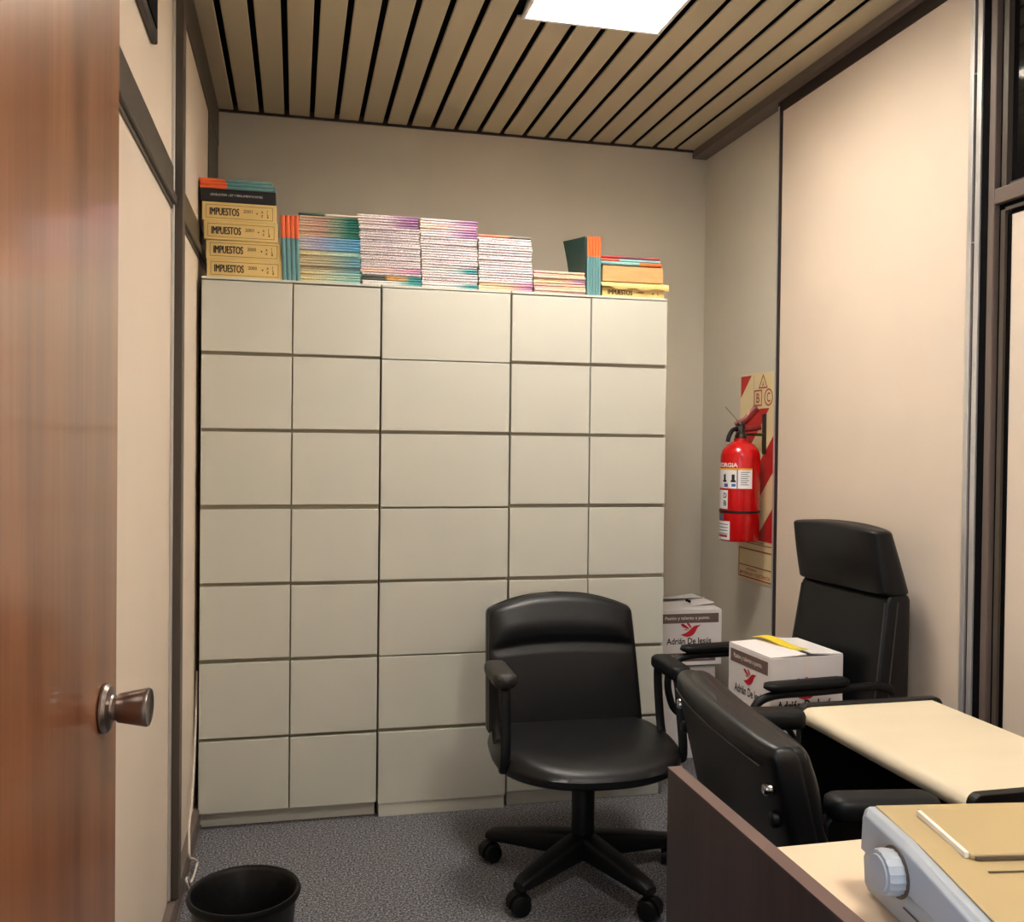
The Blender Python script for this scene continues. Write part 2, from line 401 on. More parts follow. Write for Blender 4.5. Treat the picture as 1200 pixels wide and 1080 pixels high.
ceiling_light(*WELLS[0], 'square recessed ceiling light with white housing and bare bulbs over the room')
ceiling_light(*WELLS[1], 'square recessed ceiling light over the front desk, with bare bulbs')

def area(name, loc, size, energy, col, rot=(0, 0, 0)):
    l = bpy.data.lights.new(name, 'AREA'); l.shape = 'RECTANGLE'; l.size, l.size_y = size; l.energy = energy; l.color = col
    o = bpy.data.objects.new(name, l); o.location = loc; o.rotation_euler = rot; C.objects.link(o); return o
WARM = (1., .96, .915)
def bulb_light(x, y, e):
    l = bpy.data.lights.new('bulb_light', 'POINT'); l.energy = e; l.color = WARM; l.shadow_soft_size = .03
    o = bpy.data.objects.new('bulb_light', l); o.location = (x, y, ZC+.052); C.objects.link(o)
for wy, e in ((2.562, 3), (.45, 4)):
    for bx in (-.08, .085): bulb_light(.905+bx, wy, e)
area('well_light', (.905, 2.562, ZC+.098), (.36, .5), 15.5, WARM)
area('well_light', (.905, .45, ZC+.098), (.36, .5), 17, WARM)

# ------------------------------------------------------------------ door, swung open along the left partition
door = MB(); door.box(0, .04, 0, .8, .008, 2.04)
d = struct(door.build('door_1', 'door_wood', bevel=.002)); d.location = (-.25-.04, .302, 0); d.rotation_euler = (0, 0, -math.radians(4.3))
m = MB(); m.lathe([(.024, .0405), (.0258, .0415), (.0258, .0435), (.023, .047), (.0145, .049), (.013, .051), (.013, .054), (.015, .056), (.0195, .081), (.0202, .084), (.0192, .0865), (.016, .0857), (.0, .0855)], 40, (0, .748, .998), 'x')
m.build('knob', 'knob_metal', d, smooth=35)
m = MB(); m.box(.008, .032, .8003, .802, .94, 1.06); m.box(.012, .028, .8003, .808, .985, 1.012); m.build('latch', 'steel', d)
for z in (.25, 1.05, 1.85):
    m = MB(); m.lathe([(.008, z-.045), (.008, z+.045)], 12, (.045, .004, 0)); m.build('hinge', 'steel', d, smooth=40)

# ------------------------------------------------------------------ drawer cabinets
ROWS = [(1.570, 1.800), (1.319, 1.558), (1.068, 1.307), (.812, 1.053), (.560, .799), (.302, .547), (.054, .290)]
YC = 3.19
def cabinet(name, label, x0, x1, cols, top, plinth_in, gaps, rows=ROWS):
    t = thing(name, label, 'filing cabinet', ((x0+x1)/2, YC, 0), 0, 'tall drawer cabinets along the back wall')
    w = (x1-x0)/2
    m = MB(); m.box(-w, w, .021, .46, .050, top-.008); m.build('carcass', 'cabinet_body', t)
    m = MB(); m.box(-w, w, .002, .46, top-.0075, top); m.build('top_panel', 'cabinet', t, bevel=.001)
    m = MB(); m.box(-w+.004, w-.004, plinth_in, .45, 0, .0495); m.build('plinth', 'cabinet', t, bevel=.001)
    n = cols
    for c in range(n):
        a = -w+2*w*c/n+(.0022 if c else .0015); b = -w+2*w*(c+1)/n-(.0022 if c < n-1 else .0015)
        for i, (z0, z1) in enumerate(rows):
            lo = z0-(.0 if gaps[i] else .009)
            tilt = random.uniform(-.0015, .0015)
            m = MB(); m.box(a, b, 0, .019, lo, z1)
            o = m.build('drawer', 'cabinet', t, bevel=.0016); o.location = (0, tilt-.0005, random.uniform(-.0012, .0012))
    return t
allg = [1]*7
cabinet('drawer_cabinet', 'tall cream two-column drawer cabinet beside the left partition, four tax volumes on top', -.303, .277, 2, 1.812, .032, allg)
cabinet('drawer_cabinet', 'tall cream cabinet with one column of wide drawers, between two-column ones', .281, .728, 1, 1.812, .002, [0, 1, 0, 1, 0, 1, 0])
cabinet('drawer_cabinet', 'tall cream two-column drawer cabinet behind the swivel chair, nearest the white cartons', .732, 1.312, 2, 1.812, .016, allg)

# ------------------------------------------------------------------ books and magazines on the cabinets
ZT = 1.8125
def volume(x0, x1, z, h, year, label, dy=0., depth=.20):
    t = thing('book', label, 'book', ((x0+x1)/2, 3.215+dy, z), 0, 'thick tan tax volumes')
    w = (x1-x0)/2
    m = MB(); m.box(-w, w, 0, .006, 0, h); m.box(-w, w, .006, depth, 0, .004); m.box(-w, w, .006, depth, h-.004, h)
    m.build('cover', 'manila', t, bevel=.002)
    m = MB(); m.box(-w+.004, w-.004, .006, depth-.004, .0042, h-.0042); m.build('page_block', 'page', t)
    m = MB(); e = .0012; a, b, c, d_ = -w+.012, w-.012, .009, h-.009; y0, y1 = -.0006, .0
    for q in ((a, b, c, c+e), (a, b, d_-e, d_), (a, a+e, c, d_), (b-e, b, c, d_)): m.box(q[0], q[1], y0, y1, q[2], q[3])
    m.build('spine_border', 'ink_soft', t)
    m = MB(); [put_text(m, 'IMPUESTOS', a+.0116+.0007*q, h/2, .092, h*.40, y=-.0008-.0001*q) for q in range(3)]; put_text(m, year, a+.118, h/2+.005, .028, h*.18, bold=.004, y=-.0008)
    put_text(m, '\u2022', b-.053, h/2, None, .005, y=-.0008)
    put_text(m, 'A', b-.038, h/2+.006, None, .007, y=-.0008, bold=.03); put_text(m, 'Z', b-.038, h/2-.007, None, .007, y=-.0008, bold=.03)
    for k in range(3): put_text(m, 'IL8'[k], b-.019, h/2+.010-.010*k, None, .008, y=-.0008, bold=.02)
    m.build('spine_title', 'ink', t)
    return t
H1 = .0615
z = ZT
for k, (x0, x1, yr, lab) in enumerate([
        (-.288, -.049, '2000', 'thick tan IMPUESTOS 2000 book at the bottom of the tan stack'),
        (-.291, -.053, '2000', 'thick tan IMPUESTOS 2000 book second from the bottom of the left stack'),
        (-.298, -.063, '2001', 'thick tan IMPUESTOS 2001 book third from the bottom of the left stack'),
        (-.304, -.068, '2001', 'thick tan IMPUESTOS 2001 book directly under the black book')]):
    volume(x0, x1, z, H1, yr, lab, dy=-.004+.003*(k % 2)); z += H1+.0004
t = thing('book', 'black book with small white spine lettering on top of the tan volumes', 'book', (-.190, 3.214, z), 0)
m = MB(); w = .119; h = .043; m.box(-w, w, 0, .006, 0, h); m.box(-w, w, .006, .2, 0, .003); m.box(-w, w, .006, .2, h-.003, h); m.build('cover', 'book_black', t, bevel=.003)
m = MB(); m.box(-w+.003, w-.003, .006, .196, .0032, h-.0032); m.build('page_block', 'page', t)
m = MB(); put_text(m, 'LEGISLACION - LEY Y REGLAMENTACIONES', -.088, h*.55, .165, .007, y=-.0006); m.build('spine_title', 'white_ink', t)
z += h+.0004

def magazine(x, z, w, th, spine, cover, label, group, y=3.21, rz=0., depth=.19, rot=None, pages='page', name='magazine'):
    """one thin magazine: rounded printed spine toward -y, cover boards, pages showing on the other edges"""
    m = MB(); hw = w/2; r = min(.004, th*.5); N = 5
    out = [(-depth+0, 0)]
    prof = [(r-r*math.sin(PI/2*i/N)*1., 0+(r*(1-math.cos(PI/2*i/N)))*th/(2*r)) for i in range(N+1)]
    prof2 = [(p[0], th-p[1]) for p in prof][::-1]
    poly = prof+prof2[1:]                                  # spine curve, bottom to top (y, z)
    R0 = [(-hw, p[0], p[1]) for p in poly]; R1 = [(hw, p[0], p[1]) for p in poly]
    n = len(poly); vs = R0+R1; fs = [(i, i+1, n+i+1, n+i) for i in range(n-1)]
    m.add(vs, fs, 0); m.add([(-hw, p[0], p[1]) for p in poly], [tuple(range(n))], 0); m.add([(hw, p[0], p[1]) for p in poly], [tuple(range(n))], 0)
    c = min(.0009, th*.2)
    m.box(-hw, hw, r, depth, 0, c, 1); m.box(-hw, hw, r, depth, th-c, th, 1); m.box(-hw+.001, hw-.001, r, depth-.002, c, th-c, 2)
    o = m.build(name, [spine, cover, pages], smooth=50)
    o.location = (x, y, z)
    o.rotation_euler = rot or (0, 0, rz)
    tag(o, label, 'magazine', group)
    return o
ORD = ['first', 'second', 'third', 'fourth', 'fifth', 'sixth', 'seventh', 'eighth', 'ninth', 'tenth', 'eleventh', 'twelfth', 'thirteenth', 'fourteenth', 'fifteenth',
       'sixteenth', 'seventeenth', 'eighteenth', 'nineteenth', 'twentieth', 'twenty-first', 'twenty-second', 'twenty-third', 'twenty-fourth', 'twenty-fifth', 'twenty-sixth',
       'twenty-seventh', 'twenty-eighth', 'twenty-ninth', 'thirtieth', 'thirty-first', 'thirty-second']
# three flat magazines on the black book
for k, (sp, w, dx, what) in enumerate([('spine_orangeteal', .236, 0, 'under two others'), ('spine_orangeteal', .236, .001, 'between two others'), ('spine_orangeteal', .232, -.006, 'topmost')]):
    magazine(-.194+dx, z, w, .0115, sp, 'cover_red' if k == 2 else 'cover_teal', 'orange and teal magazine lying flat on the black book, '+what, 'magazines on the black book', y=3.216+.003*k)
    z += .0118
# four standing orange and teal magazines left of the green stack
def standing(xs, th, h, zt, spines, labels, group, lean):
    first = None
    for x, lab in zip(xs, labels):
        o = magazine(0, 0, h, th, spines, 'cover_teal', lab, group)
        # spine x axis turned upright with the orange end at the top
        o.rotation_euler = (0, math.radians(90+lean), 0)
        o.location = (x, 3.205, zt+h/2*math.cos(math.radians(lean))+.0008)
        first = first or o
    return first
st_lab = ['orange-topped teal magazine standing upright, first from the tan volumes', 'orange-topped teal magazine standing upright, second from the tan volumes',
          'orange-topped teal magazine standing upright, third from the tan volumes', 'orange-topped teal magazine standing upright against the green and blue stack']
standing([-.052+.0150*k for k in range(4)], .0145, .215, ZT, 'spine_orangeteal', st_lab, 'standing magazines beside the tan volumes', -2.2)

COLW = {'spine_white': 'white', 'spine_purple': 'white and purple', 'spine_pinkpeach': 'pink and mauve', 'spine_green': 'peach and green', 'spine_blue': 'pale blue', 'spine_sand': 'sand and blue-grey',
        'spine_mint': 'cream and mint', 'spine_whiteteal': 'white and teal', 'spine_mixed': 'charcoal, amber and teal', 'spine_tan': 'cream and mauve', 'spine_pink': 'pink and sand',
        'spine_darkgreen': 'dark green and cream', 'spine_orangegrey': 'orange and grey'}
def stack(x0b, x1b, x0t, x1t, ztop, plan, where, group, seed, y=3.208):
    """plan: list of (count, spine, cover) from the bottom up; the stack drifts from the bottom span to the top span"""
    rnd = random.Random(seed); n = sum(p[0] for p in plan); th = (ztop-ZT)/n; k = 0; zz = ZT
    for cnt, sp, cv in plan:
        for _ in range(cnt):
            u = k/max(1, n-1)
            a, b = x0b+(x0t-x0b)*u, x1b+(x1t-x1b)*u
            tk = th
            fromtop = n-1-k
            lab = '%s magazine, %s from the top of the %s' % (COLW[sp], ORD[fromtop], where)
            if fromtop == 0: lab = '%s magazine on top of the %s' % (COLW[sp], where)
            magazine((a+b)/2+rnd.uniform(-.0022, .0022), zz+.0001, b-a-rnd.uniform(0, .003), tk-.0003, sp, cv, lab, group, y=y+rnd.uniform(-.003, .004), rz=math.radians(rnd.uniform(-.7, .7)))
            zz += tk; k += 1
P = 'cover_pale'
stack(.004, .211, .003, .207, 2.043, [(4, 'spine_mint', P), (6, 'spine_sand', P), (2, 'spine_mint', P), (5, 'spine_blue', P), (8, 'spine_green', P), (1, 'spine_darkgreen', 'cover_green')],
      'green and blue stack', 'magazines in the green and blue stack', 1)
stack(.213, .417, .199, .405, 2.052, [(1, 'spine_whiteteal', P), (1, 'spine_whiteteal', P), (2, 'spine_mixed', P), (1, 'spine_white', P), (2, 'spine_pinkpeach', P), (16, 'spine_white', P), (3, 'spine_purple', P), (1, 'spine_white', P)][:7]+[(2, 'spine_purple', P)],
      'tall white stack', 'magazines in the tall white stack', 2)
stack(.419, .613, .408, .609, 2.050, [(2, 'spine_whiteteal', P), (4, 'spine_white', P), (2, 'spine_whiteteal', P), (4, 'spine_white', P), (8, 'spine_white', P), (3, 'spine_purple', P), (2, 'spine_pinkpeach', P), (2, 'spine_purple', P)],
      'mauve-topped white stack', 'magazines in the mauve-topped stack', 3)
stack(.618, .812, .613, .804, 2.008, [(3, 'spine_tan', P), (1, 'spine_pinkpeach', P), (17, 'spine_white', P), (1, 'spine_orangegrey', 'cover_red')],
      'orange-topped stack', 'magazines in the orange-topped stack', 4)
stack(.815, 1.006, .814, 1.004, 1.893, [(1, 'spine_pinkpeach', P), (3, 'spine_pink', P), (2, 'spine_tan', P), (3, 'spine_pink', P)],
      'low pink stack', 'magazines in the low pink stack', 5)
# standing group at the right, dark green booklet leaning beside it
standing_first = standing([1.0095+.0106*k for k in range(5)], .0103, .21, ZT, 'spine_orangeteal',
         ['orange-topped magazine standing by the low pink stack, its dark green cover hanging open', 'orange-topped teal magazine, second of five standing beside the low pink stack',
          'orange-topped teal magazine in the middle of five standing together', 'orange-topped teal magazine, fourth of five standing, counted from the pink stack', 'orange-topped teal magazine standing against the torn tan volumes'],
         'standing magazines beside the torn volumes', 0)
# the first of them has its dark green cover hanging open toward the left
o = standing_first
m = MB(); n = 10; rings = []
for i in range(n+1):
    u = i/n; ring = []
    for k in range(13):
        v = k/12; z = 1.816+.208*v
        fx, fy = 1.003+(.957-1.003)*v**1.5, 3.385+(3.335-3.385)*v
        ring.append((1.0035+(fx-1.0035)*u**1.2, 3.213+(fy-3.213)*u, z+.004*u*v))
    rings.append(ring+[(p[0]-.0012, p[1]+.0004, p[2]) for p in ring[::-1]])
m.loft(rings); c = m.build('front_cover', 'cover_green', o, smooth=50, label='dark green cover hanging open')
bpy.context.view_layer.update(); c.matrix_parent_inverse = o.matrix_world.inverted()
# torn volumes
def torn(z, h, label, flap):
    t = thing('book', label, 'book', (1.188, 3.215, z), 0, 'worn tan volumes by the standing magazines')
    w = .116
    m = MB()
    N = 24
    rings = []
    rnd = random.Random(3+int(flap))
    for zz in [0, .2, .4, .6, .8, 1.]:
        rings.append([(-w+2*w*i/N, .002+rnd.uniform(-.0025, .0025), .004+zz*(h-.006)+rnd.uniform(-.001, .001)*(0 < zz < 1)) for i in range(N+1)]+[(w, .19, .004+zz*(h-.006)), (-w, .19, .004+zz*(h-.006))])
    m.loft(rings); m.build('page_block', 'kraft_page', t, smooth=30)
    if flap:
        m = MB(); m.box(-w-.003, w+.003, -.004, 0, 0, h*.62); m.box(-w-.003, w+.003, 0, .19, 0, .0035); m.build('cover', 'manila', t, bevel=.001)
        m = MB(); [put_text(m, 'IMPUESTOS', -.098+.0007*q, h*.33, .092, .017, y=-.0046-.0001*q) for q in range(3)]; put_text(m, '1999', .012, h*.37, .027, .008, bold=.02, y=-.0046)
        for k in range(2): put_text(m, 'AL'[k], .07+.022*k, h*.33, None, .009, y=-.0046, bold=.03)
        m.build('spine_title', 'ink', t)
        m = MB(); n = 10                                                      # torn cover bending out over the spine
        top = [(-.004+.0*i, h) for i in range(1)]
        prof = [(.012, h+.0005), (0, h), (-.010, h*.97), (-.016, h*.86), (-.018, h*.70), (-.016, h*.56)]
        rings = []
        for i in range(n+1):
            u = i/n; x = -w-.010+(2*w+.026)*u; cut = .012*(1-min(1, u*6))+.004*math.sin(u*17)
            rings.append([(x, p[0], p[1]+(cut if j == len(prof)-1 else 0)) for j, p in enumerate(prof)]+[(x, p[0]+.001, p[1]+.001+(cut if j == 0 else 0)) for j, p in enumerate(prof[::-1])])
        m.loft(rings); m.build('torn_cover', 'manila', t, smooth=50)
    return t
torn(ZT, .052, 'torn tan IMPUESTOS book with its cover hanging over the spine', True)
torn(ZT+.0535, .062, 'worn coverless book lying on the torn tan IMPUESTOS book', False)
zt = ZT+.0535+.0625
magazine(1.178, zt, .236, .0125, 'spine_tealorange', 'cover_teal', 'teal and orange magazine lying on the worn coverless book', 'magazines on the worn volumes', y=3.212); zt += .0128
magazine(1.172, zt, .232, .0105, 'spine_coralblue', 'cover_teal', 'coral and pale blue magazine under the thin red one at the right end', 'magazines on the worn volumes', y=3.214); zt += .0108
magazine(1.175, zt, .226, .0085, 'spine_redblue', 'cover_red', 'thin red magazine on top of the worn volumes', 'magazines on the worn volumes', y=3.212)

# ------------------------------------------------------------------ swivel chairs
def pad(mb, p0, p1, w, h, n=3.2, N=28, K=18, M=None, mi=0, end=.16):
    """elongated armrest cushion from p0 to p1 with rounded ends"""
    p0, p1 = Vector(p0), Vector(p1); ax = (p1-p0); L = ax.length; ax.normalize()
    side = Vector((0, 0, 1)).cross(ax).normalized(); up = ax.cross(side); rings = []
    for i in range(K+1):
        u = i/K
        e = 1.
        if u < end: e = math.sqrt(max(0, 1-((end-u)/end)**2))
        if u > 1-end: e = math.sqrt(max(0, 1-((u-1+end)/end)**2))
        e = max(e, .04)
        c = p0+ax*L*u; ring = []
        for j in range(N):
            a, b = se(2*PI*j/N, n); ring.append(tuple(c+side*a*w*e+up*b*h*(e**.6)))
        rings.append(ring)
    mb.loft(rings, mi, M=M)

def five_star(t, phase, R=.275, column_top=.42):
    m = MB(); m.lathe([(.020, .135), (.036, .13), (.041, .10), (.041, .072), (.03, .066)], 28); hub = m.build('hub', 'black_plastic', t, smooth=40)
    m = MB(); m.lathe([(.034, .125), (.034, .30), (.031, .305), (.024, .318), (.024, column_top)], 28); m.build('column', 'black_plastic', t, smooth=40)
    for k in range(5):
        a = phase+k*2*PI/5; M = Matrix.Rotation(a, 4, 'Z')
        m = MB(); rings = []
        for u in (0, .15, .4, .7, .92, 1.0):
            x = .03+(R-.03+.02)*u; w = .034-.010*u; zt = .134-.040*u**1.3; zb = .060+.004*u
            if u == 1.: w *= .75; zt -= .006; zb += .004
            rings.append([(x, w*se(2*PI*j/16, 4)[0], (zt+zb)/2+(zt-zb)/2*se(2*PI*j/16, 4)[1]) for j in range(16)])
        m.loft(rings, M=M); m.build('leg', 'black_plastic', t, smooth=45)
        ca = a+(.9, -.5, .4, 1.1, -.8)[k]; cx, cy = R*math.cos(a), R*math.sin(a)
        M2 = Matrix.Translation((cx, cy, 0)) @ Matrix.Rotation(ca, 4, 'Z')
        m = MB(); m.lathe([(.010, .045), (.010, .076)], 14, M=M2)
        rings = []
        for i in range(9):
            th = math.radians(-15+i*24); rr = .033
            rings.append([(.012+rr*math.cos(th)*q, y, .029+rr*math.sin(th)*q) for q, y in ((1, -.012), (1, .012), (.86, .012), (.86, -.012))])
        m.loft(rings, M=M2); cs = m.build('caster', 'black_plastic', t, smooth=40)
        for s in (-1, 1):
            m = MB(); m.lathe([(.020, -.011), (.0265, -.009), (.028, -.004), (.028, .004), (.0265, .009), (.020, .011)], 24, (.012, 0, 0), 'y', M=M2 @ Matrix.Translation((0, s*.019, .028)) )
            m.build('wheel', 'black_plastic', cs, smooth=35)

def seat_cushion(m, a=.25, b=.24, z0=.405, z1=.49, y0=0., n=3.4, N=64, fall=.026, dish=.010):
    prof = [(.93, 0), (.975, .05), (1., .22), (1.012, .45), (1., .68), (.975, .84), (.93, .93), (.85, .98), (.7, 1.), (.5, .985), (.3, .96), (.12, .945), (.03, .94)]
    rings = []
    for s_, h in prof:
        ring = []
        for j in range(N):
            tj = 2*PI*j/N; u, v = se(tj, 2.5 if math.sin(tj) < 0 else n); fx = 1-.06*max(0, v)   # rounder at the front, narrower at the back
            x, y = a*s_*u*fx, b*s_*v
            front = max(0, -v*s_)
            z = z0+(z1-z0)*h-(fall*front**4 if h > .5 else fall*.25*front**4)+dish*abs(u*s_)**3*(h > .9)
            ring.append((x, y0+y-(.012*front*(1-u*u)), z))
        rings.append(ring)
    m.loft(rings)

def back_cushion(m, w0, w1, zb, zt, arch, th, y0, recline, crease=None, n=3.4, N=96, K=48, curve=.05, bulge=.010, roll=.0, rear=0., thin=0.):
    rings = []
    for i in range(K+1):
        v = .5-.5*math.cos(PI*i/K)
        e = 1.
        if v < .05: e = math.sqrt(max(.0, 1-((.05-v)/.05)**2))
        if v > .94: e = math.sqrt(max(.0, 1-((v-.94)/.06)**2))
        e = max(e, .10)
        w = w0+(w1-w0)*v**1.2; w *= (1-.05*(1-e)); zc = zb+(zt-zb)*v; ring = []
        for j in range(N):
            a, b = se(2*PI*j/N, n)
            x = w*a; z = zc-arch*(v**2)*abs(a)**2.2
            f = 0.
            if b < 0:
                f = -bulge*math.cos(a*PI/2)*math.sin(PI*min(1, v*1.02))
                if crease: f += (.020*math.exp(-((v-crease)/.022)**2)-roll*math.exp(-((v-crease-.17)/.12)**2)+.0)*(1-abs(a)**6)
            y = y0+th*.5*b*(.35+.65*e)*(1-thin*v)+(rear*(1-v)*b if b > 0 else 0)+f-curve*(a*a)*(.55+.45*v)+math.tan(recline)*(zc-zb)
            ring.append((x, y, z))
        rings.append(ring)
    m.loft(rings)

def task_chair(label, loc, rz, star, worn=True, lift=0., bw=1., sw=.276, adj=(0., 0.), ax=(-.258, .258), alift=0., star_r=.285, arch=.042):
    ztop = (.790 if worn else .761+arch)+lift
    t = thing('office_chair', label, 'office chair', loc, rz, 'low-back black leather office chairs')
    five_star(t, star, star_r, .335+lift)
    m = MB(); m.box(-.09, .09, -.10, .13, .320+lift, .352+lift); m.box(-.03, .03, .10, .262, .322+lift, .342+lift); m.build('seat_mechanism', 'black_plastic', t, bevel=.006)
    m = MB(); seat_cushion(m, sw, .240, .348+lift, .410+lift, 0., n=4.2); m.build('seat', 'leather', t, smooth=60)
    m = MB(); rings = []
    for s_, zz in ((.80, .338), (.93, .342), (.945, .350), (.93, .356)):
        rings.append([((sw-.011)*s_*se(2*PI*j/48, 2.7)[0], .235*s_*se(2*PI*j/48, 2.7)[1], zz+lift) for j in range(48)])
    m.loft(rings); m.build('seat_pan', 'black_plastic', t, smooth=40)
    rc = math.radians(14)
    m = MB(); back_cushion(m, .252*bw, .238*bw, .378+lift, ztop, arch, .070, .215, rc, crease=.645, n=4.4, curve=.030, roll=.018); m.build('backrest', 'leather', t, smooth=60)
    m = MB(); back_cushion(m, .254*bw, .241*bw, .373+lift, ztop+.001, arch, .074, .232, rc, None, n=5., curve=.030, bulge=-.0); sh = m.build('back_shell', 'leather', t, smooth=60)
    # stitched line near the rim of the shell
    pts = []
    for i in range(41):
        u = -1+2*i/40; a = u*.90
        w = .240*bw; v = .90
        z = .373+lift+(ztop-lift-.373)*v-arch*v*v*abs(a)**2.2
        pts.append((w*a, .232+.0375-.030*a*a*(.55+.45*v)+math.tan(rc)*(ztop-lift-.373)*v, z))
    m = MB(); m.tube(pts, .0013, 6); m.build('seam', 'leather_seam_glint', sh, smooth=60)
    m = MB(); m.tube(smooth_path([(0, .24, .332+lift), (0, .278, .342+lift), (0, .296, .39+lift), (0, .318, .48+lift)]), .02, 10, flat=(1.6, .35)); m.build('back_bracket', 'black_plastic', t, smooth=50)
    for s in (-1, 1):
        X = ax[(s+1)//2]; adj_ = adj[(s+1)//2]; al = lift+alift
        path = smooth_path([(X, y+adj_, z+al*(z > .45)+lift*(z <= .45)) for X, y, z in [(X, -.070, .602), (X, -.092, .58), (X+s*.001, -.106, .51), (X+s*.004, -.122, .41), (X+s*.004, -.105, .362), (X-s*.005, -.03, .366), (X-s*.003, .03, .41), (X, .065, .50), (X+s*.001, .078, .58), (X, .06, .608)]], 6)
        m = MB(); m.tube(path, .0105, 12, flat=(1.35, .6)); m.build('arm_support', 'black_plastic', t, smooth=50)
        m = MB(); m.lathe([(.011, -.006), (.011, .004), (.007, .007)], 12, axis='x', M=Matrix.Translation((X-s*.002, -.09+adj_, .385+lift)) @ Matrix.Rotation(0 if s > 0 else PI, 4, 'Z')); m.build('bolt', 'steel', t, smooth=40)
        m = MB(); pad(m, (X+s*.002, -.125+adj_, .616+al), (X+s*.002, .078+adj_, .618+al), .034, .022)
        m.build('armrest', 'worn_pad' if (s < 0 and worn) else 'black_plastic', t, smooth=60)
        for zz, mm, rr in ((.690, 'steel', .011), (.640, 'black_plastic', .013)):
            u = .90; v = (zz-.373)/(ztop-lift-.373)
            y = .232+.037*.93-.030*u*u*(.55+.45*v)+math.tan(rc)*(zz-.373)
            m = MB(); m.lathe([(rr, -.004), (rr, .005), (rr*.7, .009), (rr*.35, .0095)], 18, axis='y', M=Matrix.Translation((s*.248*u*bw, y, zz+lift))); m.build('bolt', mm, t, smooth=40)
    return t
task_chair('black leather swivel chair facing the camera before the cabinets, one armrest worn grey', (.838, 2.635, 0), math.radians(-1), math.radians(147))
task_chair('black leather swivel chair seen from behind, tucked between the desk panel and the small table', (1.105, 1.588, 0), math.radians(83), math.radians(-47), worn=False, lift=.032, bw=1.12, sw=.180, adj=(.140, .155), ax=(-.225, .275), alift=.030, star_r=.25, arch=.014)

def executive_chair(label, loc, rz):
    t = thing('office_chair', label, 'office chair', loc, rz)
    five_star(t, math.radians(214), .275, .40)
    m = MB(); m.box(-.10, .10, -.12, .14, .362, .392); m.box(-.035, .035, .12, .27, .362, .384); m.build('seat_mechanism', 'black_plastic', t, bevel=.006)
    m = MB(); seat_cushion(m, .232, .215, .382, .460, .035, dish=.004); m.build('seat', 'leather', t, smooth=60)
    rc = math.radians(9)
    m = MB(); back_cushion(m, .226, .208, .430, .866, .0, .100, .262, rc, None, n=6.5, curve=.012, bulge=.014, rear=.055); m.build('backrest', 'leather', t, smooth=60)
    m = MB(); back_cushion(m, .214, .206, .858, 1.056, .012, .135, .318, math.radians(-12), None, n=3.7, curve=.012, bulge=.022, thin=.30); m.build('headrest', 'leather', t, smooth=60)
    for s in (-1, 1):
        # stitched seams down the side edges
        for off, rr in ((-.040, .0022), (-.004, .0022)):
            pts = [(s*((.226-.018*v**1.2)*(.958 if off < -.03 else 1.0)), .262+off*1.0-.012*(.55+.45*v)+math.tan(rc)*(.436*v), .430+.436*v) for v in [.04+.9*i/24 for i in range(25)]]
            m = MB(); m.tube(pts, rr, 8); m.build('seam', 'leather_seam_glint', t, smooth=60)
        X = s*.240
        path = smooth_path([(s*.205, .30, .580), (X-s*.006, .262, .608), (X, .20, .617), (X, .08, .615), (X, -.02, .614), (X, -.11, .612), (X, -.158, .594), (X, -.180, .55), (X, -.175, .49), (X-s*.004, -.15, .44), (X-s*.012, -.08, .415), (X-s*.05, .0, .398)], 6)
        m = MB(); m.tube(path, .0115, 12); m.build('arm_support', 'black_plastic', t, smooth=50)
        m = MB(); pad(m, (X, -.140, .636), (X, .130, .638), .027, .0112, end=.12); m.build('armrest', 'black_plastic', t, smooth=60)
    return t
executive_chair('high-back black leather chair with headrest against the right wall, carton on its seat', (1.345, 2.520, 0), math.radians(-86))

# ------------------------------------------------------------------ white cartons
def bird(mb, cx, cz, s, mi, M, y=-.0008, wings=True):
    def P(pts): return [(cx+u*s*1.2, y, cz+v*s*.88) for u, v in pts]
    body = [(-.50, -.42), (-.30, -.40), (-.10, -.34), (.08, -.20), (.22, -.02), (.30, .14), (.34, .24), (.47, .33), (.58, .40), (.44, .36), (.30, .36), (.16, .30), (.04, .18), (-.06, .04), (-.20, -.14), (-.34, -.26)]
    body = [(-.52, -.26), (-.38, -.38), (-.20, -.45), (.0, -.42), (.16, -.30), (.27, -.12), (.34, .08), (.40, .20), (.58, .38), (.40, .33), (.28, .33), (.15, .26), (.03, .12), (-.10, -.04), (-.24, -.16), (-.38, -.23)]
    mb.add(P(body), [tuple(range(len(body)))], mi, M)
    if wings:
        w1 = [(-.05, .06), (-.20, .12), (-.38, .22), (-.52, .36), (-.50, .46), (-.40, .48), (-.26, .36), (-.13, .22)]
        w2 = [(.0, .14), (-.08, .26), (-.18, .42), (-.20, .52), (-.10, .50), (.0, .36), (.04, .24)]
        w3 = [(-.10, .0), (-.26, .02), (-.40, .08), (-.26, .10)]
        for w in (w1, w2, w3): mb.add(P(w), [tuple(range(len(w)))], mi, M)
